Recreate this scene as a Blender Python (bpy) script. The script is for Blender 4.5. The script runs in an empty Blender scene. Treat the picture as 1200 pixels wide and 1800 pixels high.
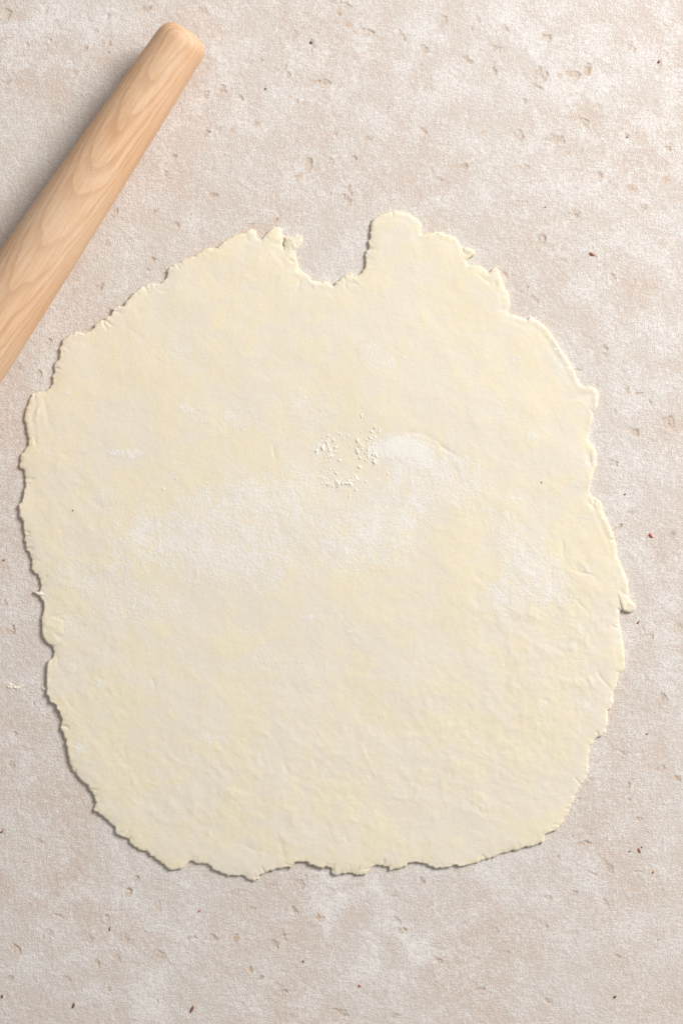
import bpy, math, random
import numpy as np
from mathutils import Vector, kdtree

random.seed(7)
RNG = np.random.RandomState(11)
sc = bpy.context.scene
C = sc.collection

# ------------------------------------------------------------------ camera
PX = 0.0004            # metres on the table per photo pixel
CAM_H = 1.30
def P(x, y, z=0.0):    # photo pixel -> world point at height z
    k = (CAM_H - z) / CAM_H
    return Vector(((x - 600) * PX * k, (900 - y) * PX * k, z))

cam_d = bpy.data.cameras.new("camera")
cam = bpy.data.objects.new("camera", cam_d); C.objects.link(cam)
cam.location = (0, 0, CAM_H)
cam_d.sensor_fit = 'VERTICAL'; cam_d.sensor_height = 36; cam_d.sensor_width = 24
cam_d.lens = 36 * CAM_H / (1800 * PX)
cam_d.clip_start = 0.05; cam_d.clip_end = 50
cam_d.dof.use_dof = True; cam_d.dof.focus_distance = CAM_H - 0.002; cam_d.dof.aperture_fstop = 3.5
sc.camera = cam

# ------------------------------------------------------------------ light
world = bpy.data.worlds.new("World"); sc.world = world; world.use_nodes = True
bg = world.node_tree.nodes['Background']
bg.inputs[0].default_value = (1.0, 0.985, 0.97, 1); bg.inputs[1].default_value = 0.32

ld = bpy.data.lights.new("window_light", 'AREA')
ld.shape = 'RECTANGLE'; ld.size = 1.15; ld.size_y = 1.15
ld.energy = 106; ld.color = (1.0, 0.98, 0.955)
lo = bpy.data.objects.new("window_light", ld); C.objects.link(lo)
lo.location = (1.80, 1.40, 1.75)
lo.rotation_euler = (Vector((0, 0, 0)) - lo.location).to_track_quat('-Z', 'Y').to_euler()

vs = sc.view_settings
vs.view_transform = 'Standard'; vs.look = 'None'; vs.exposure = 0; vs.gamma = 1

# ------------------------------------------------------------------ helpers
_tab = RNG.rand(512, 512)
def vnoise(X, Y, scale, seed=0):
    """smooth value noise, -1..1; scale = feature size in px"""
    r = np.random.RandomState(seed); ox, oy = r.rand(2) * 400; a = r.rand() * 6.28
    u = (X * math.cos(a) + Y * math.sin(a)) / scale + ox
    v = (-X * math.sin(a) + Y * math.cos(a)) / scale + oy
    iu = np.floor(u).astype(int); iv = np.floor(v).astype(int)
    fu = u - iu; fv = v - iv
    fu = fu * fu * (3 - 2 * fu); fv = fv * fv * (3 - 2 * fv)
    g = lambda i, j: _tab[i % 512, j % 512]
    n = (g(iu, iv) * (1 - fu) + g(iu + 1, iv) * fu) * (1 - fv) + (g(iu, iv + 1) * (1 - fu) + g(iu + 1, iv + 1) * fu) * fv
    return n * 2 - 1
def fbm(X, Y, scale, seed=0, octs=3, gain=.5):
    s = 0; a = 1; t = 0
    for k in range(octs):
        s = s + a * vnoise(X, Y, scale / 2 ** k, seed + 17 * k); t += a; a *= gain
    return s / t
def sstep(a, b, x):
    t = np.clip((x - a) / (b - a), 0, 1); return t * t * (3 - 2 * t)

def mesh_np(name, co, quads, mat, parent=None, attrs=None, smooth=True):
    me = bpy.data.meshes.new(name)
    me.vertices.add(len(co)); me.vertices.foreach_set('co', np.ascontiguousarray(co, dtype=np.float32).ravel())
    n = len(quads); k = quads.shape[1]
    me.loops.add(n * k); me.loops.foreach_set('vertex_index', quads.astype(np.int32).ravel())
    me.polygons.add(n); me.polygons.foreach_set('loop_start', np.arange(0, n * k, k, dtype=np.int32))
    me.polygons.foreach_set('loop_total', np.full(n, k, dtype=np.int32))
    if smooth: me.polygons.foreach_set('use_smooth', np.ones(n, dtype=bool))
    for nm, val in (attrs or {}).items():
        at = me.attributes.new(nm, 'FLOAT', 'POINT'); at.data.foreach_set('value', val.astype(np.float32).ravel())
    me.update(calc_edges=True); me.validate()
    me.materials.append(mat)
    o = bpy.data.objects.new(name, me); C.objects.link(o)
    if parent: o.parent = parent
    return o
def mesh_py(name, vs_, fs, mat, parent=None, smooth=True):
    me = bpy.data.meshes.new(name); me.from_pydata([tuple(v) for v in vs_], [], fs)
    if smooth:
        for p in me.polygons: p.use_smooth = True
    me.materials.append(mat); me.update()
    o = bpy.data.objects.new(name, me); C.objects.link(o)
    if parent: o.parent = parent
    return o

class N:
    """tiny node-graph writer"""
    def __init__(s, name):
        s.m = bpy.data.materials.new(name); s.m.use_nodes = True; s.t = s.m.node_tree
        s.b = s.t.nodes['Principled BSDF']; s.tc = s.t.nodes.new('ShaderNodeTexCoord')
    def L(s, a, b): s.t.links.new(a, b)
    def put(s, sock, v):
        if isinstance(v, bpy.types.NodeSocket): s.L(v, sock)
        elif isinstance(v, tuple) and len(v) == 3 and sock.type == 'RGBA': sock.default_value = (*v, 1)
        else: sock.default_value = v
    def noise(s, scale, detail=3, rough=.5, vec=None, dist=0):
        n = s.t.nodes.new('ShaderNodeTexNoise'); n.inputs['Scale'].default_value = scale
        n.inputs['Detail'].default_value = detail; n.inputs['Roughness'].default_value = rough
        n.inputs['Distortion'].default_value = dist
        s.L(vec or s.tc.outputs['Object'], n.inputs['Vector']); return n.outputs[0]
    def vor(s, scale, vec=None, feature='F1'):
        n = s.t.nodes.new('ShaderNodeTexVoronoi'); n.inputs['Scale'].default_value = scale; n.feature = feature
        s.L(vec or s.tc.outputs['Object'], n.inputs['Vector']); return n
    def math(s, op, a, b=0.0, c=None):
        n = s.t.nodes.new('ShaderNodeMath'); n.operation = op
        s.put(n.inputs[0], a); s.put(n.inputs[1], b)
        if c is not None: s.put(n.inputs[2], c)
        return n.outputs[0]
    def ramp(s, v, a, b, c=0.0, d=1.0):
        n = s.t.nodes.new('ShaderNodeMapRange'); n.interpolation_type = 'SMOOTHSTEP'
        s.put(n.inputs[0], v)
        for i, k in zip((1, 2, 3, 4), (a, b, c, d)): n.inputs[i].default_value = k
        return n.outputs[0]
    def mix(s, f, a, b):
        n = s.t.nodes.new('ShaderNodeMix'); n.data_type = 'RGBA'
        s.put(n.inputs[0], f); s.put(n.inputs[6], a); s.put(n.inputs[7], b); return n.outputs[2]
    def map(s, scale=(1, 1, 1), rot=(0, 0, 0), loc=(0, 0, 0), vec=None):
        n = s.t.nodes.new('ShaderNodeMapping'); n.inputs['Scale'].default_value = scale
        n.inputs['Rotation'].default_value = rot; n.inputs['Location'].default_value = loc
        s.L(vec or s.tc.outputs['Object'], n.inputs['Vector']); return n.outputs[0]
    def attr(s, name):
        n = s.t.nodes.new('ShaderNodeAttribute'); n.attribute_name = name; return n.outputs['Fac']
    def bump(s, h, dist, strength=1.0, normal=None):
        n = s.t.nodes.new('ShaderNodeBump'); n.inputs['Distance'].default_value = dist
        n.inputs['Strength'].default_value = strength; s.L(h, n.inputs['Height'])
        if normal: s.L(normal, n.inputs['Normal'])
        return n.outputs[0]
    def done(s, col, rough=.8, nrm=None, spec=.3):
        s.put(s.b.inputs['Base Color'], col); s.put(s.b.inputs['Roughness'], rough)
        s.b.inputs['Specular IOR Level'].default_value = spec
        if nrm: s.L(nrm, s.b.inputs['Normal'])
        return s.m

# ------------------------------------------------------------------ materials
def mat_table():
    n = N('limewashed_plaster')
    st = n.map((1, 1, 1))
    hz = n.noise(380, 3, .75, n.map((.65, 1.35, 1)))          # threads of roller texture both ways
    vt = n.noise(380, 3, .75, n.map((1.35, .65, 1), loc=(3, 1, 0)))
    fine = n.noise(1000, 3, .7)
    weave = n.math('ADD', n.math('MULTIPLY', hz, .5), n.math('MULTIPLY', vt, .5))
    g = n.math('ADD', n.math('MULTIPLY', weave, .55), n.math('MULTIPLY', fine, .45))
    macro = n.noise(9, 5, .62, dist=.5)
    mid = n.noise(42, 4, .6, dist=.4)
    dust = n.attr('dust'); pit = n.attr('pit'); rust = n.attr('rust')
    t = n.math('ADD', g, n.math('MULTIPLY', n.math('SUBTRACT', macro, .5), .09))
    t = n.math('ADD', t, n.math('MULTIPLY', n.math('SUBTRACT', mid, .5), .24))
    t = n.math('ADD', t, n.math('MULTIPLY', n.math('MULTIPLY', dust, n.ramp(mid, .40, .60, .1, 1)), .065))
    f = n.ramp(t, .40, .62)
    hue = n.noise(14, 3, .5, n.map(loc=(9, 4, 2)))
    beige = n.mix(n.ramp(hue, .38, .62), (.650, .525, .445), (.665, .580, .515))
    white = (.805, .772, .738)
    col = n.mix(f, beige, white)
    chalk = n.math('MULTIPLY', n.ramp(n.noise(23, 7, .78, n.map((1, 1.3, 1), loc=(4, 4, 4)), dist=.8), .55, .68), n.ramp(fine, .42, .58))
    col = n.mix(n.math('MULTIPLY', chalk, .38), col, (.83, .81, .785))
    ghost = n.ramp(n.noise(60, 4, .65, n.map(loc=(1, 7, 3))), .66, .74)      # faint ochre stains
    col = n.mix(n.math('MULTIPLY', ghost, .28), col, (.60, .44, .30))
    pr = n.noise(900, 2, .6)
    pcol = n.mix(n.ramp(pr, .35, .7), (.50, .36, .26), (.66, .53, .42))
    col = n.mix(n.math('MULTIPLY', pit, .85), col, pcol)
    col = n.mix(n.math('MULTIPLY', rust, .8), col, (.60, .36, .17))
    h = n.math('ADD', n.math('MULTIPLY', g, 1.0), n.math('MULTIPLY', f, .35))
    nb = n.bump(h, .00045, 1.0)
    return n.done(col, n.ramp(fine, .3, .7, .55, .8), nb, .35)

def mat_dough(part=False):
    n = N('raw_pastry_dough')
    big = n.noise(17, 4, .55, dist=.3)
    med = n.noise(70, 4, .6, dist=.6)
    fine = n.noise(520, 4, .65)
    grain = n.noise(1500, 2, .6)
    butter = n.ramp(n.math('ADD', n.math('MULTIPLY', big, .55), n.math('MULTIPLY', med, .45)), .43, .60)
    edge = 0.0 if part else n.attr('rim')
    butter = n.math('MINIMUM', n.math('ADD', butter, n.math('MULTIPLY', edge, .35) if not part else .3), 1.0)
    c = n.mix(butter, (.795, .722, .610), (.820, .732, .550))
    blob = n.ramp(n.noise(120, 3, .5, n.map(loc=(5, 5, 5)), dist=.3), .60, .74)
    c = n.mix(n.math('MULTIPLY', blob, .30), c, (.83, .755, .60))
    shade = n.ramp(n.noise(36, 4, .6, n.map(loc=(2, 8, 1))), .55, .75)
    c = n.mix(n.math('MULTIPLY', shade, .40), c, (.79, .70, .55))
    c = n.mix(n.math('MULTIPLY', n.ramp(fine, .45, .7), .12), c, (.86, .81, .72))
    h = n.math('ADD', n.math('MULTIPLY', fine, .40), n.math('MULTIPLY', med, .8))
    h = n.math('ADD', h, n.math('MULTIPLY', grain, .20))
    if not part:
        fl = n.attr('flour')
        pat = n.math('ADD', n.math('MULTIPLY', n.noise(48, 6, .80, n.map((1.5, .6, 1), rot=(0, 0, .25)), dist=.6), .6),
                     n.math('MULTIPLY', n.noise(130, 5, .75, n.map((.8, 1.3, 1), rot=(0, 0, -.5))), .4))
        pt2 = n.noise(520, 4, .75, n.map(loc=(1, 2, 3)))
        v = n.math('ADD', fl, n.math('MULTIPLY', n.math('SUBTRACT', pat, .5), 3.2))
        v = n.math('ADD', v, n.math('MULTIPLY', n.math('SUBTRACT', pt2, .5), 1.7))
        m = n.math('MULTIPLY', n.ramp(v, .12, 1.0), .80)
        m = n.math('MULTIPLY', m, n.ramp(fl, .02, .30))
        c = n.mix(m, c, (.855, .825, .785))
        h = n.math('ADD', h, n.math('MULTIPLY', n.math('MULTIPLY', m, pt2), .8))
    nb = n.bump(h, .00055, .75)
    n.b.inputs['Subsurface Weight'].default_value = .12
    n.b.inputs['Subsurface Radius'].default_value = (1.0, .7, .4)
    n.b.inputs['Subsurface Scale'].default_value = .002
    return n.done(c, .62, nb, .35)

def mat_wood():
    n = N('beech_wood')
    # solid growth rings round a pith that runs slightly askew under the pin
    sep = n.t.nodes.new('ShaderNodeSeparateXYZ'); n.L(n.tc.outputs['Object'], sep.inputs[0])
    x, y, z = sep.outputs
    wob = n.noise(9, 4, .55, n.map((.45, 1.2, 1)))
    wob2 = n.noise(30, 2, .5, n.map((.22, 1, 1)))
    yy = n.math('ADD', y, n.math('MULTIPLY', n.math('SUBTRACT', wob, .5), .006))
    zz = n.math('ADD', z, .055)
    r = n.math('SQRT', n.math('ADD', n.math('MULTIPLY', yy, yy), n.math('MULTIPLY', zz, zz)))
    r = n.math('ADD', r, n.math('MULTIPLY', x, .082))
    r = n.math('ADD', r, n.math('MULTIPLY', n.math('SUBTRACT', wob, .5), .016))
    r = n.math('ADD', r, n.math('MULTIPLY', n.math('SUBTRACT', wob2, .5), .0034))
    ph = n.math('FRACT', n.math('MULTIPLY', r, 1 / .0022))
    late = n.math('MULTIPLY', n.ramp(ph, .45, .95), n.ramp(ph, .93, 1.0, 1, 0))
    streak = n.noise(60, 4, .6, n.map((.05, 6, 6)))
    fleck = n.noise(420, 3, .6, n.map((.07, 4.6, 4.6)))
    c = n.mix(n.ramp(streak, .35, .65), (.705, .430, .245), (.775, .512, .325))
    c = n.mix(n.math('MULTIPLY', late, .62), c, (.55, .290, .150))
    c = n.mix(n.math('MULTIPLY', n.ramp(fleck, .52, .66), .50), c, (.47, .275, .14))
    fib = n.noise(300, 3, .6, n.map((.02, 6, 6), loc=(2, 2, 2)))
    c = n.mix(n.math('MULTIPLY', n.ramp(fib, .45, .70), .35), c, (.56, .32, .17))
    c = n.mix(n.math('MULTIPLY', n.ramp(n.noise(11, 3, .5), .4, .7), .30), c, (.70, .53, .38))
    # traces of flour rubbed into the wood
    fd = n.math('MULTIPLY', n.ramp(n.noise(28, 5, .7, n.map(loc=(3, 3, 0))), .44, .64), n.ramp(n.noise(1400, 3, .7), .50, .66))
    c = n.mix(n.math('MULTIPLY', fd, .55), c, (.80, .76, .70))
    nb = n.bump(n.math('ADD', fleck, n.math('MULTIPLY', late, .3)), .0003, .7)
    return n.done(c, .55, nb, .3)

def mat_plain(name, col, var=.25, rough=.6, scale=700):
    n = N(name)
    v = n.noise(scale, 3, .6)
    c = n.mix(n.ramp(v, .3, .7), tuple(k * (1 - var) for k in col), tuple(min(1, k * (1 + var)) for k in col))
    return n.done(c, rough, n.bump(v, .0002, .6), .35)

M_table, M_dough, M_doughp, M_wood = mat_table(), mat_dough(), mat_dough(True), mat_wood()
M_flour = mat_plain('dry_flour', (.86, .80, .70), .08, .9)

# ------------------------------------------------------------------ table surface
# (x, y, length, width, angle) of the chips and pits in the plaster
PITS = [(13,25,18,11,70),(80,20,16,7,60),(190,30,14,6,80),(255,17,22,9,20),(353,18,18,14,-40),(168,55,11,13,0),(47,78,8,7,0),(89,70,10,4,-40),
(150,87,11,8,60),(190,82,15,8,75),(190,93,9,4,60),(130,127,14,9,-30),(12,145,16,8,30),(143,170,12,7,0),(355,168,25,12,12),(390,157,12,14,60),(362,235,14,9,20),
(385,228,12,8,40),(375,342,16,10,-30),(270,373,16,7,40),(305,275,10,7,0),(200,377,18,10,50),(290,307,6,12,0),(310,400,14,14,60),(188,428,12,9,60),(225,422,12,5,30),
(268,457,10,8,0),(258,475,8,5,0),(170,452,5,13,0),(175,505,14,10,40),(190,548,14,8,20),(85,602,15,9,60),(30,645,16,12,-40),(68,658,12,13,-40),
(608,10,20,10,-30),(582,3,12,6,0),(595,27,6,6,0),(517,62,10,16,-10),(548,77,8,14,20),(547,92,7,12,0),(643,58,20,12,0),(780,35,11,18,-25),(773,46,8,6,0),
(703,62,10,20,25),(744,87,15,14,0),(440,110,14,6,40),(459,107,5,9,20),(485,122,9,9,0),(505,132,8,12,0),(498,118,14,9,0),(570,145,16,12,-15),(555,145,14,5,20),
(422,173,10,8,-30),(520,180,15,7,40),(588,235,6,14,10),(541,290,12,28,-10),(580,285,10,14,-10),(621,280,13,15,-10),(742,228,18,7,-40),
(770,315,30,6,-30),(758,300,16,4,-60),(605,350,20,14,-40),(613,338,7,18,0),(645,245,20,9,10),(683,187,16,8,50),(580,342,5,6,0),(484,388,12,5,40),(440,397,15,8,30),
(840,35,8,15,30),(885,50,13,10,-30),(828,50,5,7,0),(960,68,18,12,-20),(870,85,16,12,-30),(821,105,22,9,-40),(947,133,26,22,-30),(943,152,24,5,-30),(1010,135,14,18,-20),
(1032,122,12,22,-10),(1157,118,7,26,-15),(920,178,8,10,0),(907,240,22,20,-20),(975,245,30,13,-5),(1025,215,16,12,-30),(1100,240,16,6,-20),(1050,310,12,14,0),
(1127,367,17,12,-35),(1008,375,20,14,0),(920,295,14,10,0),(1171,262,10,14,0),(813,295,14,18,-40),(868,128,8,16,0),(1070,163,5,6,0),(1107,85,14,12,-20),(915,355,22,7,-10),(958,364,5,4,0),
(952,420,13,20,-20),(945,442,5,6,0),(1040,447,20,6,-40),(884,480,18,6,-40),(920,510,30,3,35),(936,525,16,9,-30),(1076,490,10,18,10),(1115,495,4,14,20),(988,457,12,6,-20),
(1062,625,14,8,-40),(1061,612,10,9,0),(1015,650,10,5,0),(1048,673,7,14,10),(1100,690,13,20,-5),(1122,692,22,5,10),(1141,685,6,16,30),(1140,707,6,8,0),(1080,725,5,14,15),(1112,758,20,12,-40),
(1076,760,8,5,-20),(1073,813,18,12,-20),(1172,745,22,18,0),(1105,900,12,9,20),(1085,927,20,6,25),(1180,940,18,9,10),(1142,1120,14,12,20),(1131,1108,14,4,-60),(1192,1105,8,16,0),
(1133,1193,5,10,-20),(1162,1232,16,20,-30),(1092,1323,18,4,-35),(1158,1350,20,11,0),(1190,1370,12,10,0),(1037,1370,8,8,0),(1103,1382,8,12,0),(1105,1407,16,5,-30),(1120,1440,14,7,0),
(1015,1405,14,4,25),(1065,1475,6,10,0),(1025,1483,20,8,10),(980,1508,8,10,0),(1070,1527,20,12,-50),(1040,1535,18,5,-20),(1005,1572,16,9,30),(960,1577,16,10,-40),(1063,1587,16,10,-40),(1120,1532,28,3,0),
(870,1636,10,10,-40),(1155,1655,5,6,0),(955,1625,18,8,-40),(1085,1683,14,8,-30),(888,1676,14,8,-20),(1010,1640,12,9,20),(475,1558,18,11,20),(525,1555,13,18,40),(537,1545,8,14,20),(560,1613,20,9,-30),(515,1600,16,9,-50),(500,1652,10,7,-20),(483,1663,12,18,30),
(498,1645,18,5,10),(700,1620,16,7,-50),(705,1636,14,9,20),(740,1550,16,12,30),(752,1592,14,7,30),(690,1575,12,6,0),(240,1545,12,10,-20),(237,1552,6,13,20),(225,1570,10,16,-20),(278,1595,14,24,5),(188,1614,11,14,20),(192,1633,4,12,10),
(157,1654,14,9,40),(85,1640,20,13,-45),(76,1648,6,18,0),(28,1670,12,20,40),(100,1608,20,4,-25),(170,1695,8,18,20),(205,1684,12,9,-30),(278,1678,20,13,-20),(370,1650,20,13,0),(335,1650,24,9,5),(222,1650,10,14,30),
(5,1462,8,10,20),(70,1480,14,10,-30),(412,1569,20,10,10),(428,1566,14,4,10),(444,1598,12,7,-30),(415,1650,11,18,10),(440,1706,7,12,-10),(455,1722,22,5,35),(598,1780,24,12,-20),(427,1765,8,4,-45),
(12,1752,6,12,0),(15,1720,16,8,20),(118,1722,18,9,-20),(190,1740,10,8,0),(277,1762,5,16,20),(498,1745,16,9,0),(515,1787,16,8,0),(690,1785,20,10,0),(840,1740,16,8,10),(960,1760,14,8,-20),(770,1690,14,9,-20),
(9,1061,9,9,0),(20,1108,12,14,0),(25,1290,9,7,0),(20,1345,12,12,30),(60,1240,5,14,0),(8,1000,14,12,0)]
RUST = [(450,217,7),(510,170,5),(407,227,6),(525,311,8),(850,235,7),(1000,130,9),(985,132,7),(870,109,4),(1032,125,8),(484,388,5),(1110,330,12),(1170,315,10),(9,985,5),(1147,1533,4),(1190,1365,6),(560,1610,9),(595,20,6),(415,1650,7),(440,1706,6),(610,42,6),(20,1270,4)]
DUST = [(600,1590,60,40,1),(560,1625,40,25,.9),(690,1690,50,45,1),(720,1650,40,40,.6),(75,1655,30,25,1),(30,1200,35,12,1.1),(60,1400,40,60,.3),(620,1550,70,25,.6),(880,60,330,110,.45),(1100,250,180,160,.4),
(60,60,120,70,.7),(1180,1100,60,200,.3),(760,1700,110,50,.5),(900,1540,140,50,.45),(200,1700,120,60,.4),(150,1560,130,50,.35),(30,1320,25,30,.8),(700,240,260,90,.15),(420,160,90,60,.5),(1110,600,90,200,.4),(800,360,80,40,.35),(240,1760,80,40,.5)]

def axis_coords(lo, hi, fine, far):
    core = np.arange(lo, hi + fine * .5, fine)
    out = []; s = fine; p = core[-1]
    while p < far: s *= 1.22; p += s; out.append(p)
    inn = []; s = fine; p = core[0]
    while p > -far: s *= 1.22; p -= s; inn.append(p)
    return np.concatenate([np.array(inn[::-1]), core, np.array(out)])
xs = axis_coords(-30, 1230, 1.5, 4200); ys = axis_coords(-30, 1830, 1.5, 4200)
X, Y = np.meshgrid(xs, ys)
Z = 0.00016 * fbm(X, Y, 9, 3, 2) - .00010
pit = np.zeros_like(X); rust = np.zeros_like(X); dust = np.zeros_like(X)
def window(cx, cy, r):
    i0, i1 = np.searchsorted(ys, (cy - r, cy + r)); j0, j1 = np.searchsorted(xs, (cx - r, cx + r))
    return slice(max(i0, 0), i1), slice(max(j0, 0), j1)
extra = []
rr = random.Random(5)
for _ in range(260):
    s = rr.uniform(2.5, 7); extra.append((rr.uniform(-40, 1240), rr.uniform(-40, 1840), s, s * rr.uniform(.4, 1), rr.uniform(-90, 90)))
for k, (cx, cy, ln, wd, an) in enumerate(PITS + extra):
    w = window(cx, cy, ln + wd + 6)
    if w[0].stop <= w[0].start or w[1].stop <= w[1].start: continue
    x = X[w] - cx; y = -(Y[w] - cy); a = math.radians(an)
    big = k < len(PITS)
    u = (x * math.cos(a) + y * math.sin(a)) / (ln * .60); v = (-x * math.sin(a) + y * math.cos(a)) / (wd * .60)
    ja = .75 if big else .4
    rad = np.sqrt(u * u + v * v) + ja * fbm(X[w], Y[w], max(4.5, wd * .55), 100 + k, 3, .65)
    # chips are only partly broken out: sharp lip toward one side, feathered on the other
    side = .5 + .5 * np.clip((x * .8 + y * .5) / (ln * .45), -1, 1)
    m = sstep(1.0, 1.0 - np.clip(2.2 / min(ln, wd), .10, .45), rad)
    st = (.55 + .45 * rr.random()) if big else .2 + .25 * rr.random()
    rough = .5 + .5 * fbm(X[w], Y[w], 6, 900 + k, 2)
    crack = np.exp(-(fbm(X[w], Y[w], 8, 1700 + k, 2) / .13) ** 2) * sstep(1.35, .7, rad)
    isl = sstep(.30, .62, rough)                     # flakes of skin left standing inside
    Z[w] -= m * (.00008 + .00055 * side) * st * (.25 + .9 * isl) + (crack * st * .00026 if big else 0)
    Z[w] += sstep(1.5, 1.1, rad) * (1 - m) * .00008 * st
    pit[w] = np.maximum(pit[w], m * st * (.55 + .45 * isl) * (.50 + .50 * side))
for cx, cy, r in RUST:
    w = window(cx, cy, r * 2); q = np.hypot(X[w] - cx, Y[w] - cy) / r + .5 * fbm(X[w], Y[w], 5, int(cx), 2)
    rust[w] = np.maximum(rust[w], sstep(1.1, .2, q) * .55)
for cx, cy, rx, ry, s in DUST:
    q = ((X - cx) / rx) ** 2 + ((Y - cy) / ry) ** 2; dust += s * np.exp(-q)
Z += dust * .00008 * fbm(X, Y, 6, 44, 2)
ny, nx = X.shape
co = np.stack([(X - 600) * PX, (900 - Y) * PX, Z], -1).reshape(-1, 3)
idx = np.arange(nx * ny).reshape(ny, nx)
quads = np.stack([idx[1:, :-1], idx[1:, 1:], idx[:-1, 1:], idx[:-1, :-1]], -1).reshape(-1, 4)
hid = (X > 150) & (X < 960) & (Y > 640) & (Y < 1330)      # never seen under the dough: coarse there
hq = (hid[1:, :-1] & hid[1:, 1:] & hid[:-1, 1:] & hid[:-1, :-1]).reshape(-1)
quads = quads[~hq]
nb0 = len(co)
bx = [((a - 600) * PX, (900 - b) * PX, -.0012) for a, b in ((145, 1335), (965, 1335), (965, 635), (145, 635))]
co = np.concatenate([co, np.array(bx)]); quads = np.concatenate([quads, [[nb0, nb0 + 1, nb0 + 2, nb0 + 3]]])
pit, rust, dust = (np.concatenate([k.ravel(), np.zeros(4)]) for k in (pit, rust, dust))
table = mesh_np('table_surface', co, quads, M_table, None, dict(pit=pit, rust=rust, dust=dust))
table['kind'] = 'structure'

# ------------------------------------------------------------------ dough outline (clockwise)
OUT = [(44,740),(44,730),(50,710),(56,695),(68,689),(79,689),(88,681),(94,673),(93,662),(96,653),(95,642),(102,633),(106,623),(106,612),(109,602),(115,593),(125,587),(140,583),(150,587),(157,582),(165,577),
(167,570),(177,565),(192,556),(200,545),(210,539),(218,538),(222,530),(230,520),(240,513),(248,505),(263,499),(277,500),(287,494),(294,487),(293,475),(302,467),(315,462),(325,454),(347,447),(357,438),
(370,435),(383,437),(388,428),(397,423),(405,417),(420,411),(435,407),(443,403),(452,407),(452,415),(458,421),(465,413),(472,407),(482,400),(493,401),(496,410),(497,420),(496,430),(498,439),(501,430),
(502,418),(510,417),(522,413),(530,416),(533,426),(528,433),(524,439),(519,444),(521,450),(522,462),(528,472),(533,478),(542,486),(550,493),(563,495),(577,496),(587,502),(593,493),(602,488),(608,481),
(617,481),(622,486),(630,483),(637,477),(641,467),(642,457),(641,445),(647,437),(646,427),(650,417),(649,403),(652,392),(657,384),(667,378),(680,374),(693,371),(707,373),(720,377),(733,386),(741,395),
(740,405),(741,412),(750,411),(763,408),(775,409),(787,413),(800,420),(808,430),(813,437),(825,437),(833,443),(833,450),(823,455),(820,460),(825,467),(838,467),(850,472),(858,478),(865,472),(875,473),
(878,482),(884,492),(885,503),(892,513),(895,527),(896,540),(893,550),(903,553),(917,558),(925,562),(930,557),(942,562),(957,573),(968,587),(978,603),(988,618),(998,633),(1007,650),(1015,668),(1025,680),
(1037,679),(1048,685),(1052,692),(1051,703),(1048,720),(1042,728),(1039,743),(1035,757),(1033,767),(1037,780),(1045,788),(1048,803),(1046,823),(1041,835),(1038,850),(1035,862),(1038,872),(1050,878),
(1056,883),(1058,897),(1065,910),(1072,927),(1079,945),(1083,960),(1084,975),(1090,993),(1098,1010),(1103,1025),(1103,1043),(1108,1058),(1114,1067),(1112,1074),(1100,1075),(1092,1072),(1088,1077),(1087,1087),(1089,1103),(1093,1123),
(1096,1140),(1097,1160),(1095,1177),(1087,1187),(1083,1203),(1077,1215),(1076,1230),(1073,1243),(1068,1250),(1067,1267),(1065,1282),(1058,1293),(1047,1298),(1038,1310),(1035,1323),(1033,1337),(1034,1352),
(1028,1367),(1020,1380),(1012,1393),(1006,1410),(1000,1425),(992,1440),(982,1453),(973,1461),(963,1463),(956,1468),(954,1480),(940,1485),(923,1489),(903,1495),(883,1500),(863,1508),(843,1515),(823,1521),
(800,1522),(787,1523),(770,1526),(757,1523),(743,1518),(730,1517),(717,1517),(712,1523),(697,1527),(685,1529),(681,1523),(672,1521),(663,1520),(655,1523),(652,1530),(643,1535),(627,1537),(610,1535),
(590,1539),(583,1535),(581,1527),(573,1523),(570,1527),(560,1524),(550,1519),(545,1520),(542,1517),(532,1514),(520,1517),(515,1522),(512,1527),(503,1524),(490,1527),(477,1530),(463,1535),(455,1538),
(455,1545),(447,1549),(437,1545),(425,1539),(413,1540),(397,1537),(383,1532),(375,1528),(367,1522),(355,1517),(345,1517),(333,1514),(330,1520),(322,1526),(310,1528),(300,1530),(292,1524),(280,1513),
(270,1507),(257,1497),(243,1492),(228,1482),(223,1473),(212,1469),(204,1464),(205,1457),(198,1452),(190,1443),(180,1435),(172,1428),(165,1423),(167,1415),(169,1410),(165,1398),(158,1387),(147,1374),
(135,1363),(127,1352),(122,1340),(119,1325),(117,1310),(117,1300),(113,1290),(107,1282),(108,1267),(105,1253),(100,1242),(90,1233),(84,1222),(82,1207),(83,1187),(84,1167),(86,1159),(92,1155),(95,1147),
(93,1137),(87,1130),(80,1123),(75,1115),(73,1100),(74,1090),(73,1086),(76,1078),(79,1063),(73,1055),(71,1048),(71,1040),(72,1032),(70,1018),(65,1010),(57,1003),(55,998),(55,983),(48,967),(44,950),
(43,937),(42,922),(36,907),(34,895),(34,887),(40,882),(42,867),(46,853),(45,837),(42,827),(35,822),(38,813),(37,802),(43,793),(50,783),(50,770),(47,753)]
pts = np.array(OUT, float); nxt = np.roll(pts, -1, 0); prv = np.roll(pts, 1, 0); nn = np.roll(pts, -2, 0)
dense = []
for a0, a1, a2, a3 in zip(prv, pts, nxt, nn):
    k = max(2, int(np.hypot(*(a2 - a1)) / 1.0)); t = (np.arange(k) / k)[:, None]
    cr = .5 * (2 * a1 + (a2 - a0) * t + (2 * a0 - 5 * a1 + 4 * a2 - a3) * t ** 2 + (-a0 + 3 * a1 - 3 * a2 + a3) * t ** 3)
    dense.append(.6 * cr + .4 * (a1 + (a2 - a1) * t))
B = np.concatenate(dense)
tan = np.roll(B, -2, 0) - np.roll(B, 2, 0); tan /= np.maximum(np.hypot(tan[:, 0], tan[:, 1]), 1e-6)[:, None]
nor = np.stack([-tan[:, 1], tan[:, 0]], -1)
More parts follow.
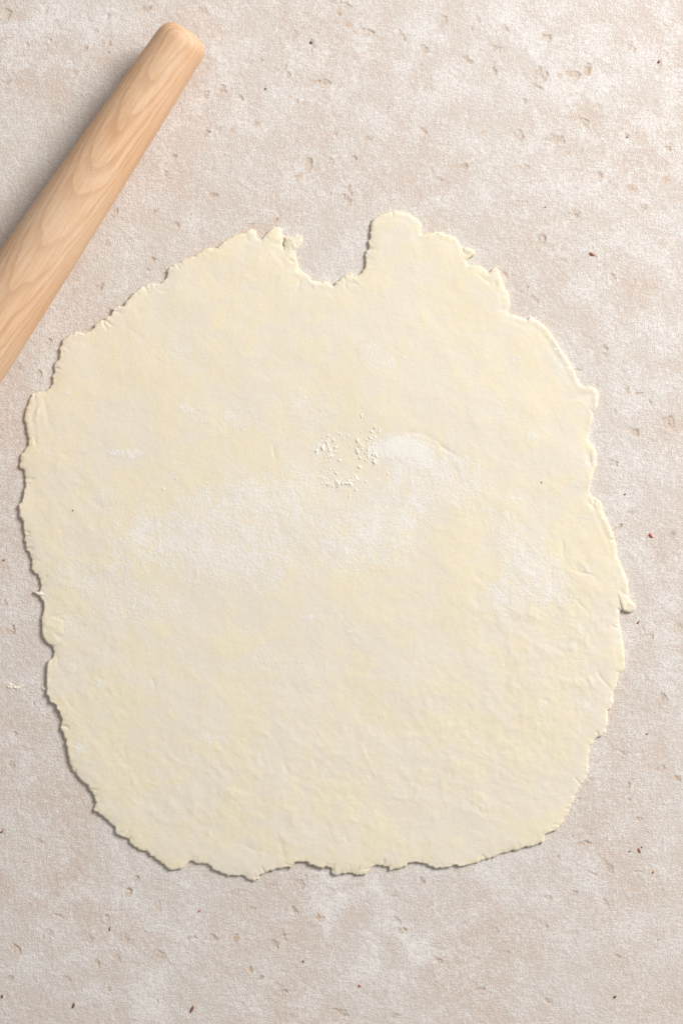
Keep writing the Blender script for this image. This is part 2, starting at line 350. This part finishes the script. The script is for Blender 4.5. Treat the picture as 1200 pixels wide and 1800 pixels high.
amp = np.where((B[:, 0] > 900) & (B[:, 1] > 545) & (B[:, 1] < 1200), .45, 1.25)
amp = np.where((B[:, 0] > 650) & (B[:, 0] < 742) & (B[:, 1] < 415), .3, amp)
B = B + nor * (amp * (1.2 * vnoise(B[:, 0], B[:, 1], 6, 5) + .9 * vnoise(B[:, 0], B[:, 1], 3.0, 6) + .9 * np.clip(fbm(B[:, 0], B[:, 1], 11, 7, 2), 0, 1)))[:, None]

# ------------------------------------------------------------------ dough sheet
G = 1.6
gx = np.arange(24, 1126, G); gy = np.arange(362, 1560, G)
X, Y = np.meshgrid(gx, gy)
P0 = B; P1 = np.roll(B, -1, 0)
inside = np.zeros(X.shape, bool)
for r, yv in enumerate(gy):
    yv = yv + 1e-4
    hit = (P0[:, 1] > yv) != (P1[:, 1] > yv)
    a = P0[hit]; b = P1[hit]
    xc = np.sort(a[:, 0] + (yv - a[:, 1]) / (b[:, 1] - a[:, 1]) * (b[:, 0] - a[:, 0]))
    inside[r] = (np.searchsorted(xc, gx) % 2) == 1
near = np.zeros(X.shape, bool)
BAND = 20; bi = int(BAND / G) + 1
for p in B[::3]:
    i = int((p[1] - gy[0]) / G); j = int((p[0] - gx[0]) / G)
    near[max(0, i - bi):i + bi + 1, max(0, j - bi):j + bi + 1] = True
kd = kdtree.KDTree(len(B))
for i, p in enumerate(B): kd.insert((p[0], p[1], 0), i)
kd.balance()
D = np.where(inside, BAND, -BAND).astype(float)
NX = X.copy(); NY = Y.copy()
ii, jj = np.nonzero(near)
for i, j in zip(ii.tolist(), jj.tolist()):
    q, _, d = kd.find((X[i, j], Y[i, j], 0))
    D[i, j] = min(d, BAND) if inside[i, j] else -d
    NX[i, j] = q[0]; NY[i, j] = q[1]

T = .0027 + .00035 * fbm(X, Y, 150, 21, 2)
R_EDGE = 3.0
# where the rolled rim stands a little proud (right-hand and upper edges)
def gsum(lst): 
    s = 0
    for cx, cy, rx, ry, a in lst: s = s + a * np.exp(-((X - cx) / rx) ** 2 - ((Y - cy) / ry) ** 2)
    return s
rimw = gsum([(985,610,50,60,1.2),(1045,690,25,30,.9),(1045,810,20,35,1.0),(1065,920,22,50,1.2),(1100,1030,20,50,.8),(770,410,60,20,.9),(870,500,25,40,.8),(930,560,30,16,1),(700,378,50,18,.8),
             (60,740,26,55,1.1),(600,495,60,25,.9),(420,415,60,20,.6),(320,465,50,25,.6),(230,525,50,30,.6),(1095,1150,16,50,.6),(150,590,40,15,.4)])
rim = np.exp(-((np.clip(D, 0, 30) - 6) / 5.5) ** 2) * rimw
groove = np.exp(-((np.clip(D, 0, 30) - 14) / 4.5) ** 2) * rimw
edge_soft = 1 - np.exp(-np.clip(D, 0, 30) / 9)          # the sheet thins toward its edge
z = T * (.72 + .28 * edge_soft)
z += .00029 * rim * (.7 + .6 * fbm(X, Y, 16, 31, 2)) - .00016 * groove
# rolled undulations, stronger and more wrinkled toward the lower right and bottom
wr = np.clip(gsum([(980,1100,160,200,1.0),(800,1330,260,160,.8),(400,1400,300,130,.9),(150,1200,90,200,.7),(540,450,120,60,.9),(120,900,90,200,.5)]), 0, 1.3)
z += .00034 * fbm(X, Y, 75, 41, 2) + .00017 * fbm(X, Y, 26, 42, 2) * (.6 + .5 * wr) + .00010 * fbm(X, Y, 11, 43, 3, .6) * (.35 + .9 * wr)
lump = fbm(X, Y, 19, 48, 2); z += .00014 * sstep(.25, .75, lump) * (.35 + .9 * wr)
U = X * .78 + Y * .62; V = -X * .62 + Y * .78
z += wr * .00008 * (1 - 2 * np.abs(fbm(U * .45, V, 17, 51, 2)))
# creases and presses: x0,y0,x1,y1,width,depth(mm, + = groove)
CRE = [(482,783,484,806,5,.55),(705,760,745,762,7,.25),(745,762,800,800,6,.50),(1005,1052,1028,1068,4,.45),(1028,1068,1036,1085,5,.3),(985,950,992,985,5,.45),(1000,1000,1042,1012,5,.40),(1015,985,1040,1010,6,-.3),
(945,1225,965,1238,5,.35),(1046,1180,1072,1212,4,.6),(1030,1190,1050,1215,6,-.35),(925,1078,948,1088,6,-.35),(1085,1035,1110,1062,4,.3),(1090,1050,1100,1056,3,.5),(525,492,522,515,4,.5),(530,478,556,508,5,-.4),
(505,455,520,462,4,.5),(470,425,500,470,6,.2),(606,490,612,515,4,.45),(618,485,632,502,4,-.5),(624,498,632,504,4,.4),(640,462,660,468,4,.5),(645,443,652,437,4,.4),(742,395,748,420,6,.3),(100,1145,106,1175,4,.5),
(120,1228,126,1240,5,.35),(220,570,250,600,12,.2),(265,1190,272,1206,5,.3),(218,1310,225,1335,7,.25),(195,560,270,545,8,.2),(56,755,66,780,5,.5),(72,700,66,740,6,-.5),(78,700,92,760,7,.3),(820,1405,845,1428,6,.35),(845,1425,880,1440,6,.2),
(630,1300,660,1370,7,-.25),(500,1340,505,1360,5,.3),(575,1450,582,1470,4,.3),(420,1480,470,1500,10,.25),(492,1480,500,1510,6,.35),(560,790,575,860,30,.25),(440,835,410,860,8,.2),(640,760,670,770,10,.2),(275,508,292,512,4,.4),
(810,430,822,470,5,.4),(838,480,862,500,6,.35),(880,480,872,520,8,-.3),(950,585,985,625,7,.35),(1005,640,1018,680,6,.4),(1030,695,1000,700,6,.3),(1030,790,1040,830,6,.4),(1030,880,1045,895,5,.5),(160,880,185,890,9,.25),(110,870,150,920,12,-.2),
(30+800,1030,850,1110,10,.2),(700,1250,760,1330,14,.2),(880,1270,900,1340,12,.2),(960,1130,1010,1160,8,.25),(1000,1115,1040,1140,7,-.2),(85,1083,118,1080,4,.4)]
rc = random.Random(77)
for _ in range(120):                                  # little splits and puckers running in from the ragged rim
    k = rc.randrange(len(B)); bx_, by_ = B[k]
    if bx_ > 900 and 560 < by_ < 1000 and rc.random() < .6: continue
    nx_, ny_ = (nor[k] if inside[int(np.clip((by_ + 6 * nor[k][1] - gy[0]) / G, 0, len(gy) - 1)), int(np.clip((bx_ + 6 * nor[k][0] - gx[0]) / G, 0, len(gx) - 1))] else -nor[k])
    ln_ = rc.uniform(5, 20); ja_ = rc.uniform(-.6, .6); cx_, sx_ = math.cos(ja_), math.sin(ja_)
    dx_, dy_ = nx_ * cx_ - ny_ * sx_, nx_ * sx_ + ny_ * cx_
    CRE.append((bx_ - dx_ * 2, by_ - dy_ * 2, bx_ + dx_ * ln_, by_ + dy_ * ln_, rc.uniform(2, 4.5), rc.uniform(.35, 1.0)))
for x0, y0, x1, y1, w, dp in CRE:
    m = (np.abs(X - (x0 + x1) / 2) < abs(x1 - x0) / 2 + w * 3) & (np.abs(Y - (y0 + y1) / 2) < abs(y1 - y0) / 2 + w * 3)
    xx = X[m]; yy = Y[m]; L2 = (x1 - x0) ** 2 + (y1 - y0) ** 2
    jx = 2.5 * vnoise(xx, yy, 11, 60); jy = 2.5 * vnoise(xx, yy, 11, 61)
    t = np.clip(((xx + jx - x0) * (x1 - x0) + (yy + jy - y0) * (y1 - y0)) / L2, 0, 1)
    d = np.hypot(xx + jx - x0 - t * (x1 - x0), yy + jy - y0 - t * (y1 - y0))
    z[m] -= dp * .001 * np.exp(-(d / (w * .6 * (1 + .4 * vnoise(xx, yy, 9, 62)))) ** 2) * (.55 + .35 * vnoise(xx, yy, 13, 63)) * np.sqrt(np.clip(4 * t * (1 - t) + .15, 0, 1))
# cross-section of the edge: rounded over the top, tucked back underneath
s = D
q = np.clip(s / R_EDGE, 0, 1)
lift = np.clip(fbm(X, Y, 60, 81, 2) * 1.6, 0, 1) * .0010
z = z + lift * np.exp(-np.clip(D, 0, 30) / 9)
lift_e = lift
crumb = 1 + .22 * fbm(X, Y, 5, 71, 2) * np.exp(-np.clip(D, 0, 30) / 4)
top = z * (.52 + .48 * np.sqrt(np.clip(1 - (1 - q) ** 2, 0, 1))) * crumb
und = np.clip(-s / 3.2, 0, 1)
zz = np.where(s >= 0, top, z * .52 * (1 - und) + (lift_e * .8 - .0005) * und)
dl = np.maximum(np.hypot(NX - X, NY - Y), 1e-6)
off = (3.0 + lift_e * 2500) * und
XX = np.where(s < 0, NX + (NX - X) / dl * off, X); YY = np.where(s < 0, NY + (NY - Y) / dl * off, Y)
FL = [(150,1010,60,30,.45),(250,960,80,50,.5),(350,930,100,60,.52),(450,870,70,45,.5),(430,985,90,50,.55),(250,1060,90,38,.5),(130,1100,45,28,.5),(600,925,90,50,.42),(640,965,60,45,.42),(560,960,110,70,.25),(700,784,36,16,1.5),(655,800,14,22,.5),(735,800,55,25,.75),
(800,835,45,35,.65),(720,870,70,55,.6),(860,900,60,40,.4),(700,900,40,60,.45),(940,1005,50,45,.45),(975,1045,40,30,.42),(1000,1120,60,50,.25),(900,960,60,40,.35),(400,735,80,40,.38),(215,797,40,7,.75),(238,800,9,7,.6),(330,717,16,7,.9),(360,865,12,12,.5),
(616,1110,8,5,.9),(548,1087,12,7,.7),(586,1070,12,10,.6),(960,1238,28,14,.5),(1010,1190,25,25,.4),(830,1490,10,22,.55),(842,1418,10,6,.8),(932,768,10,7,.9),(911,876,10,4,1.0),(856,631,9,6,.8),(903,632,10,7,.6),(140,1312,8,12,.8),
(172,1202,14,8,.5),(320,620,40,30,.3),(560,720,60,50,.32),(640,610,50,30,.28),(850,720,60,40,.25),(700,640,30,20,.3),(560,790,14,14,.5),(590,850,16,12,.5),(655,790,16,25,.4),(505,1170,90,40,.22),(1010,850,14,10,.5),(1030,1240,20,20,.5),
(1048,712,6,16,.6),(1076,1225,7,14,.8),(980,640,14,30,.4),(365,1300,60,40,.2),(240,1400,30,20,.35),(300,835,20,8,.3),(120,690,12,6,.4),(130,585,22,8,.5),(100,590,10,12,.2),(205,547,18,7,.5),(270,505,14,6,.4),(700,1200,150,60,.15),(410,1230,120,60,.12),(890,1050,70,40,.45),(200,880,50,30,.22),(520,860,40,40,.4)]
flour = np.zeros_like(X)
for cx, cy, rx, ry, a in FL: flour += a * np.exp(-((X - cx) / rx) ** 2 - ((Y - cy) / ry) ** 2)
flour = np.where((np.abs(X - 705) < 60) & (np.abs(Y - 784) < 40), flour, np.minimum(flour, .62 + .1 * fbm(X, Y, 30, 90, 2)))
rimtone = np.exp(-np.clip(D, 0, 30) / 12) + .5 * np.exp(-((X - 130) / 60) ** 2 - ((Y - 900) / 70) ** 2) + .4 * np.exp(-((X - 300) / 160) ** 2 - ((Y - 620) / 90) ** 2)
idx = -np.ones(X.shape, int)
face = (D[1:, :-1] > -4.6) & (D[1:, 1:] > -4.6) & (D[:-1, 1:] > -4.6) & (D[:-1, :-1] > -4.6) & \
       ((D[1:, :-1] > -3.2) | (D[1:, 1:] > -3.2) | (D[:-1, 1:] > -3.2) | (D[:-1, :-1] > -3.2))
used = np.zeros(X.shape, bool)
used[1:, :-1] |= face; used[1:, 1:] |= face; used[:-1, 1:] |= face; used[:-1, :-1] |= face
idx[used] = np.arange(used.sum())
quads = np.stack([idx[1:, :-1][face], idx[1:, 1:][face], idx[:-1, 1:][face], idx[:-1, :-1][face]], -1)
co = np.stack([(XX - 600) * PX, (900 - YY) * PX, zz], -1)[used]
dough = bpy.data.objects.new('rolled_dough', None); C.objects.link(dough)
dough.location = (0, 0, 0); dough.empty_display_size = .1
dough['label'] = 'large cream sheet of rolled dough with ragged edges and a gap at its top'
dough['category'] = 'dough'
mesh_np('dough_sheet', co, quads, M_dough, dough, dict(flour=flour[used], rim=rimtone[used]))

def height_at(x, y):
    i = int(np.clip(round((y - gy[0]) / G), 0, X.shape[0] - 1)); j = int(np.clip(round((x - gx[0]) / G), 0, X.shape[1] - 1))
    return float(zz[i, j]) if D[i, j] > 0 else 0.0

def lobe(name, outline, z0, th, mat, parent, seed=1, label=None, dome=.6):
    """a small flattened lump: outline in px, resting at z0, th thick"""
    o = np.array(outline, float); nxt = np.roll(o, -1, 0); pv = np.roll(o, 1, 0); n2 = np.roll(o, -2, 0)
    K = 4; out = []
    for a0, a1, a2, a3 in zip(pv, o, nxt, n2):
        for k in range(K):
            t = k / K; out.append(.5 * (2 * a1 + (a2 - a0) * t + (2 * a0 - 5 * a1 + 4 * a2 - a3) * t * t + (-a0 + 3 * a1 - 3 * a2 + a3) * t ** 3))
    o = np.array(out); c = o.mean(0); n = len(o); vs_ = []; fs = []
    rr_ = random.Random(seed)
    rings = [(.93, 0.0), (1.0, .30), (.985, .58), (.93, .82), (.82, .95), (.62, 1.0), (.4, 1.03), (.2, 1.04)]
    for sc_, hz in rings:
        for p in o:
            q_ = c + (p - c) * sc_
            w = float(fbm(np.array([q_[0]]), np.array([q_[1]]), 7, seed, 2)[0])
            w2 = float(fbm(np.array([q_[0]]), np.array([q_[1]]), 4, seed + 50, 2)[0])
            P_ = P(q_[0] + w * 1.2, q_[1] + w2 * 1.2, z0); P_.z = z0 + th * (hz * (1 + .22 * w) if hz > .2 else hz - .1)
            vs_.append(P_)
    for r in range(len(rings) - 1):
        for k in range(n):
            a = r * n + k; b = r * n + (k + 1) % n
            fs.append((b, a, a + n, b + n))
    vs_.append(P(c[0], c[1], z0 + th * 1.05)); e = len(vs_) - 1; r0 = (len(rings) - 1) * n
    for k in range(n): fs.append((r0 + (k + 1) % n, r0 + k, e))
    ob = mesh_py(name, vs_, fs, mat, parent)
    if label: ob['label'] = label
    return ob
lobe('dough_patch', [(76,1096),(82,1088),(96,1085),(110,1088),(118,1098),(120,1112),(116,1126),(106,1133),(93,1135),(82,1128),(75,1116),(74,1106)], 0.0012, .0016, M_doughp, dough, 3, 'smooth round patch pressed onto the left edge')
lobe('torn_flap', [(1084,1036),(1092,1040),(1100,1046),(1107,1055),(1115,1065),(1113,1073),(1105,1076),(1097,1075),(1091,1071),(1087,1060),(1083,1046)], .0004, .0024, M_doughp, dough, 4, 'small curled flap sticking out on the right')
lobe('crumb', [(502,421),(508,417),(516,417),(523,413),(530,416),(532,424),(527,431),(524,438),(514,441),(504,439),(499,431)], .0002, .0021, M_doughp, dough, 5, 'loose crumb clinging beside the gap')
lobe('crumb', [(812,437),(820,436),(829,438),(833,445),(831,451),(823,452),(815,447)], .0002, .0021, M_doughp, dough, 6)
lobe('crumb', [(60,1040),(66,1041),(74,1039),(80,1043),(74,1047),(66,1045)], .0006, .0018, M_flour, dough, 8, 'white floury sliver poking out of the left edge')

# ------------------------------------------------------------------ dry flour crumbs lying on the dough and table
def crumbs(name, label, regions, seed, smin=1.2, smax=3.4):
    r = random.Random(seed); vs_ = []; fs = []
    t = (1 + 5 ** .5) / 2
    iv = [Vector(v).normalized() for v in [(-1,t,0),(1,t,0),(-1,-t,0),(1,-t,0),(0,-1,t),(0,1,t),(0,-1,-t),(0,1,-t),(t,0,-1),(t,0,1),(-t,0,-1),(-t,0,1)]]
    fi = [(0,11,5),(0,5,1),(0,1,7),(0,7,10),(0,10,11),(1,5,9),(5,11,4),(11,10,2),(10,7,6),(7,1,8),(3,9,4),(3,4,2),(3,2,6),(3,6,8),(3,8,9),(4,9,5),(2,4,11),(6,2,10),(8,6,7),(9,8,1)]
    for cx, cy, rx, ry, n in regions:
        for _ in range(n):
            a = r.uniform(0, 6.28); q_ = r.random() ** .6
            x = cx + rx * q_ * math.cos(a); y = cy + ry * q_ * math.sin(a)
            s_ = r.uniform(smin, smax) * PX; s_ *= .45 + 1.0 * r.random() ** 2; st = r.uniform(1, 1.9); an = r.uniform(0, 3.14)
            z0 = height_at(x, y) - s_ * .02; base = len(vs_); p0 = P(x, y, z0)
            for v in iv:
                w = v * s_ * r.uniform(.55, 1.3); w = Vector((w.x * st, w.y, w.z * .62))
                vs_.append(p0 + Vector((w.x * math.cos(an) - w.y * math.sin(an), w.x * math.sin(an) + w.y * math.cos(an), w.z)))
            fs += [tuple(base + k for k in f) for f in fi]
    o = mesh_py(name, vs_, fs, M_flour, None, False)
    o['kind'] = 'stuff'; o['label'] = label; o['category'] = 'flour'
    return o
crumbs('flour_crumbs', 'loose white flour crumbs in two clusters on the middle of the dough',
       [(578,790,18,28,50),(584,800,34,40,26),(572,838,14,16,26),(590,851,16,6,20),(617,845,12,12,50),(605,815,60,60,40),(645,785,20,30,60),(660,760,12,16,18),(657,808,3,10,12),(636,731,3,3,1)], 3, .8, 2.9)
crumbs('scattered_flour_crumbs', 'sparse tiny white flour crumbs strewn across the dough left of its middle',
       [(318,832,7,5,5),(303,846,14,7,6),(289,857,3,4,2),(363,858,4,12,4),(365,872,2,5,2),(285,895,12,12,3),(237,898,3,3,1),(122,1018,8,7,6),(310,900,70,60,8),(760,880,110,70,14),(950,1020,50,60,8)], 8, .5, 1.5)
crumbs('spilled_flour', 'little flecks of white flour spilled on the table left of the dough',
       [(28,1206,16,3,11),(60,1214,4,6,6),(70,1208,10,12,4),(12,1203,5,5,4)], 5, 1.0, 3.2)

# ------------------------------------------------------------------ stray specks, each its own thing
_mats = {}
def speck(name, label, cat, x, y, ln, wd, ang, col):
    if col not in _mats: _mats[col] = mat_plain('speck_tone', col, .35, .55, 1500)
    z0 = height_at(x, y) if (24 < x < 1126 and 362 < y < 1560) else 0
    n = 12; vs_ = []; fs = []; r = random.Random(int(x * 7 + y))
    jit = [r.uniform(.75, 1.15) for _ in range(n)]
    for hz, sc_ in ((-.15, .85), (.35, 1.0), (.8, .72)):
        for k in range(n):
            a = k / n * 6.283; u = math.cos(a) * ln * .44 * sc_ * jit[k]; v = math.sin(a) * wd * .42 * sc_ * jit[k] * (1 - .35 * math.cos(a))
            vs_.append(Vector((u * PX, v * PX + .08 * wd * PX * math.cos(a * 2), hz * min(wd, 5) * PX * .5 * (1 + .5 * (u / ln) ** 2))))
    for rr2 in range(2):
        for k in range(n):
            a = rr2 * n + k; b = rr2 * n + (k + 1) % n; fs.append((a, b, b + n, a + n))
    vs_.append(Vector((0, 0, min(wd, 5) * PX * .45))); e = len(vs_) - 1
    for k in range(n): fs.append((2 * n + k, 2 * n + (k + 1) % n, e))
    o = mesh_py(name, vs_, fs, _mats[col])
    o.location = P(x, y, z0); o.rotation_euler = (0, 0, math.radians(ang))
    o['label'] = label; o['category'] = cat; o['group'] = 'stray specks on the dough and table'
RED, RUSTY, BROWN, DARK, AMBER, PINK = (.56,.13,.08), (.38,.15,.08), (.26,.12,.07), (.12,.09,.08), (.50,.25,.09), (.50,.12,.15)
for a in [
 ('red_flake','bright red flake on the bare table just right of the dough','flake',1143,941,13,5,-52,RED),
 ('brown_flake','largest brown flake, pointed, on the table at the bottom left','flake',338,1773,16,6,68,BROWN),
 ('brown_flake','narrow dark brown flake on the table near the bottom left corner','flake',130,1767,12,5,75,BROWN),
 ('brown_flake','rust brown sliver on the table right of the dough\'s lower right corner','flake',1123,1495,12,4,-62,RUSTY),
 ('dark_speck','tiny black speck just left of the rust brown sliver','speck',1106,1496,3.5,3,0,DARK),
 ('dark_speck','tiny black speck touching the upper end of the rust brown sliver','speck',1127,1489,3,3,0,DARK),
 ('orange_speck','small orange brown speck below and right of the rust brown sliver','speck',1147,1533,7,4,70,AMBER),
 ('brown_flake','reddish brown flake in a chip of plaster right of the dough\'s top right','flake',1040,447,12,6,-30,RUSTY),
 ('amber_speck','round dark amber speck at the bottom right of the table','speck',1080,1752,6,5,20,(.22,.12,.03)),
 ('pink_flake','thin crimson pink fibre on the table below the dough\'s lower left edge','flake',351,1601,10,2.5,35,PINK),
 ('pink_speck','small crimson speck on the table at bottom centre','speck',632,1733,7,4,-30,PINK),
 ('brown_speck','reddish brown grain at the tip of a long chip in the top right corner','speck',1157,108,7,5,60,RUSTY),
 ('dark_speck','dark brown speck in a chip at the top, right of the rolling pin\'s end','speck',547,75,7,4,-60,(.12,.05,.05)),
 ('dark_speck','tiny round black speck on the table between the rolling pin and the top chips','speck',467,156,3.5,3.5,0,DARK),
 ('dark_speck','tiny black speck on the table below the middle of the dough','speck',533,1690,4.5,3,-45,DARK),
 ('dark_speck','tiny dark speck on the table beyond the dough\'s lower right edge','speck',1137,1290,3.5,3.5,0,DARK),
 ('brown_splinter','thin brown splinter on the table under the dough\'s lower left','splinter',193,1633,10,2.5,85,BROWN),
 ('brown_speck','reddish speck on the table below the curled flap on the right','speck',1121,1094,7,4,60,RUSTY),
 ('orange_speck','tiny orange speck on the left part of the dough','speck',129,897,4,3,0,(.55,.22,.09)),
 ('dark_speck','tiny grey brown speck on the right part of the dough','speck',951,848,4,3,80,(.25,.16,.10)),
 ('amber_speck','amber speck on the table at the left frame edge beside the dough','speck',8,984,5,4,0,AMBER),
 ('dark_speck','tiny dark speck in the plaster at the upper right, above the dough','speck',1102,241,3,3,0,(.15,.06,.05)),
 ('red_speck','tiny dark red speck on the table above the dough\'s right shoulder','speck',958,364,3,3,0,(.25,.04,.04)),
 ('dark_speck','tiny olive speck on the table right of the dough\'s right edge','speck',1098,869,3.5,3.5,0,(.12,.12,.07)),
 ('brown_speck','small brown speck at the far left edge of the lower table','speck',4,1462,7,4,60,BROWN),
 ('brown_speck','small dark chip on the table in the bottom left corner','speck',5,1751,4,8,0,BROWN),
]: speck(*a)

# ------------------------------------------------------------------ rolling pin (tapered both ways, lying diagonally)
R_TIP, R_MID = .0176, .0262
HALF = .30                      # distance tip -> thickest point
h_tip, h_mid = R_TIP, R_MID
tip = P(331, 62, .021)          # middle of the near tip as seen
dirv = Vector((-.5535, -.8328, 0)).normalized()
prof = []
L_ = 2 * HALF
def rad_at(u):                  # u metres from the tip
    v = min(u, L_ - u) / HALF
    r = R_TIP + (R_MID - R_TIP) * (1 - (1 - min(v, 1)) ** 1.35)
    e = min(u, L_ - u); re = .010
    if e < re: r = r - .0066 * (1 - math.sqrt(max(0, 1 - (1 - e / re) ** 2)))
    return r
us = [0, .0001, .0004, .0009, .0018, .003, .0045, .006, .008, .010] + [.010 + (HALF - .010) * k / 60 for k in range(1, 61)]
us = us + [L_ - u for u in us[::-1][1:]]
vs_ = []; fs = []; nseg = 96
for u in us:
    r = rad_at(u)
    for k in range(nseg):
        a = 6.28318530718 * k / nseg
        vs_.append(Vector((HALF - u, r * math.cos(a), r * math.sin(a))))
for i in range(len(us) - 1):
    for k in range(nseg):
        a = i * nseg + k; b = i * nseg + (k + 1) % nseg
        fs.append((b, a, a + nseg, b + nseg))
for i, flip in ((0, False), (len(us) - 1, True)):      # softly domed end grain
    r = rad_at(us[i]); base = len(vs_); x0 = vs_[i * nseg].x; sg = 1 if i == 0 else -1
    ring = [i * nseg + k for k in range(nseg)]
    for q_, dx in ((.8, .0006), (.45, .0011)):
        new = []
        for k in range(nseg):
            a = 6.28318530718 * k / nseg; new.append(len(vs_)); vs_.append(Vector((x0 + sg * dx, r * q_ * math.cos(a), r * q_ * math.sin(a))))
        for k in range(nseg):
            f = (ring[k], ring[(k + 1) % nseg], new[(k + 1) % nseg], new[k]); fs.append(f if not flip else f[::-1])
        ring = new
    vs_.append(Vector((x0 + sg * .0012, 0, 0))); e = len(vs_) - 1
    for k in range(nseg):
        f = (ring[k], ring[(k + 1) % nseg], e); fs.append(f if not flip else f[::-1])
pin = mesh_py('rolling_pin', vs_, fs, M_wood)
mid = tip + dirv * HALF
pin.location = (mid.x, mid.y, R_MID + .0001)
pin.rotation_euler = (0, 0, math.atan2(-dirv.y, -dirv.x))
pin['label'] = 'tapered beech wood rolling pin lying diagonally on the table at the upper left'
pin['category'] = 'rolling pin'
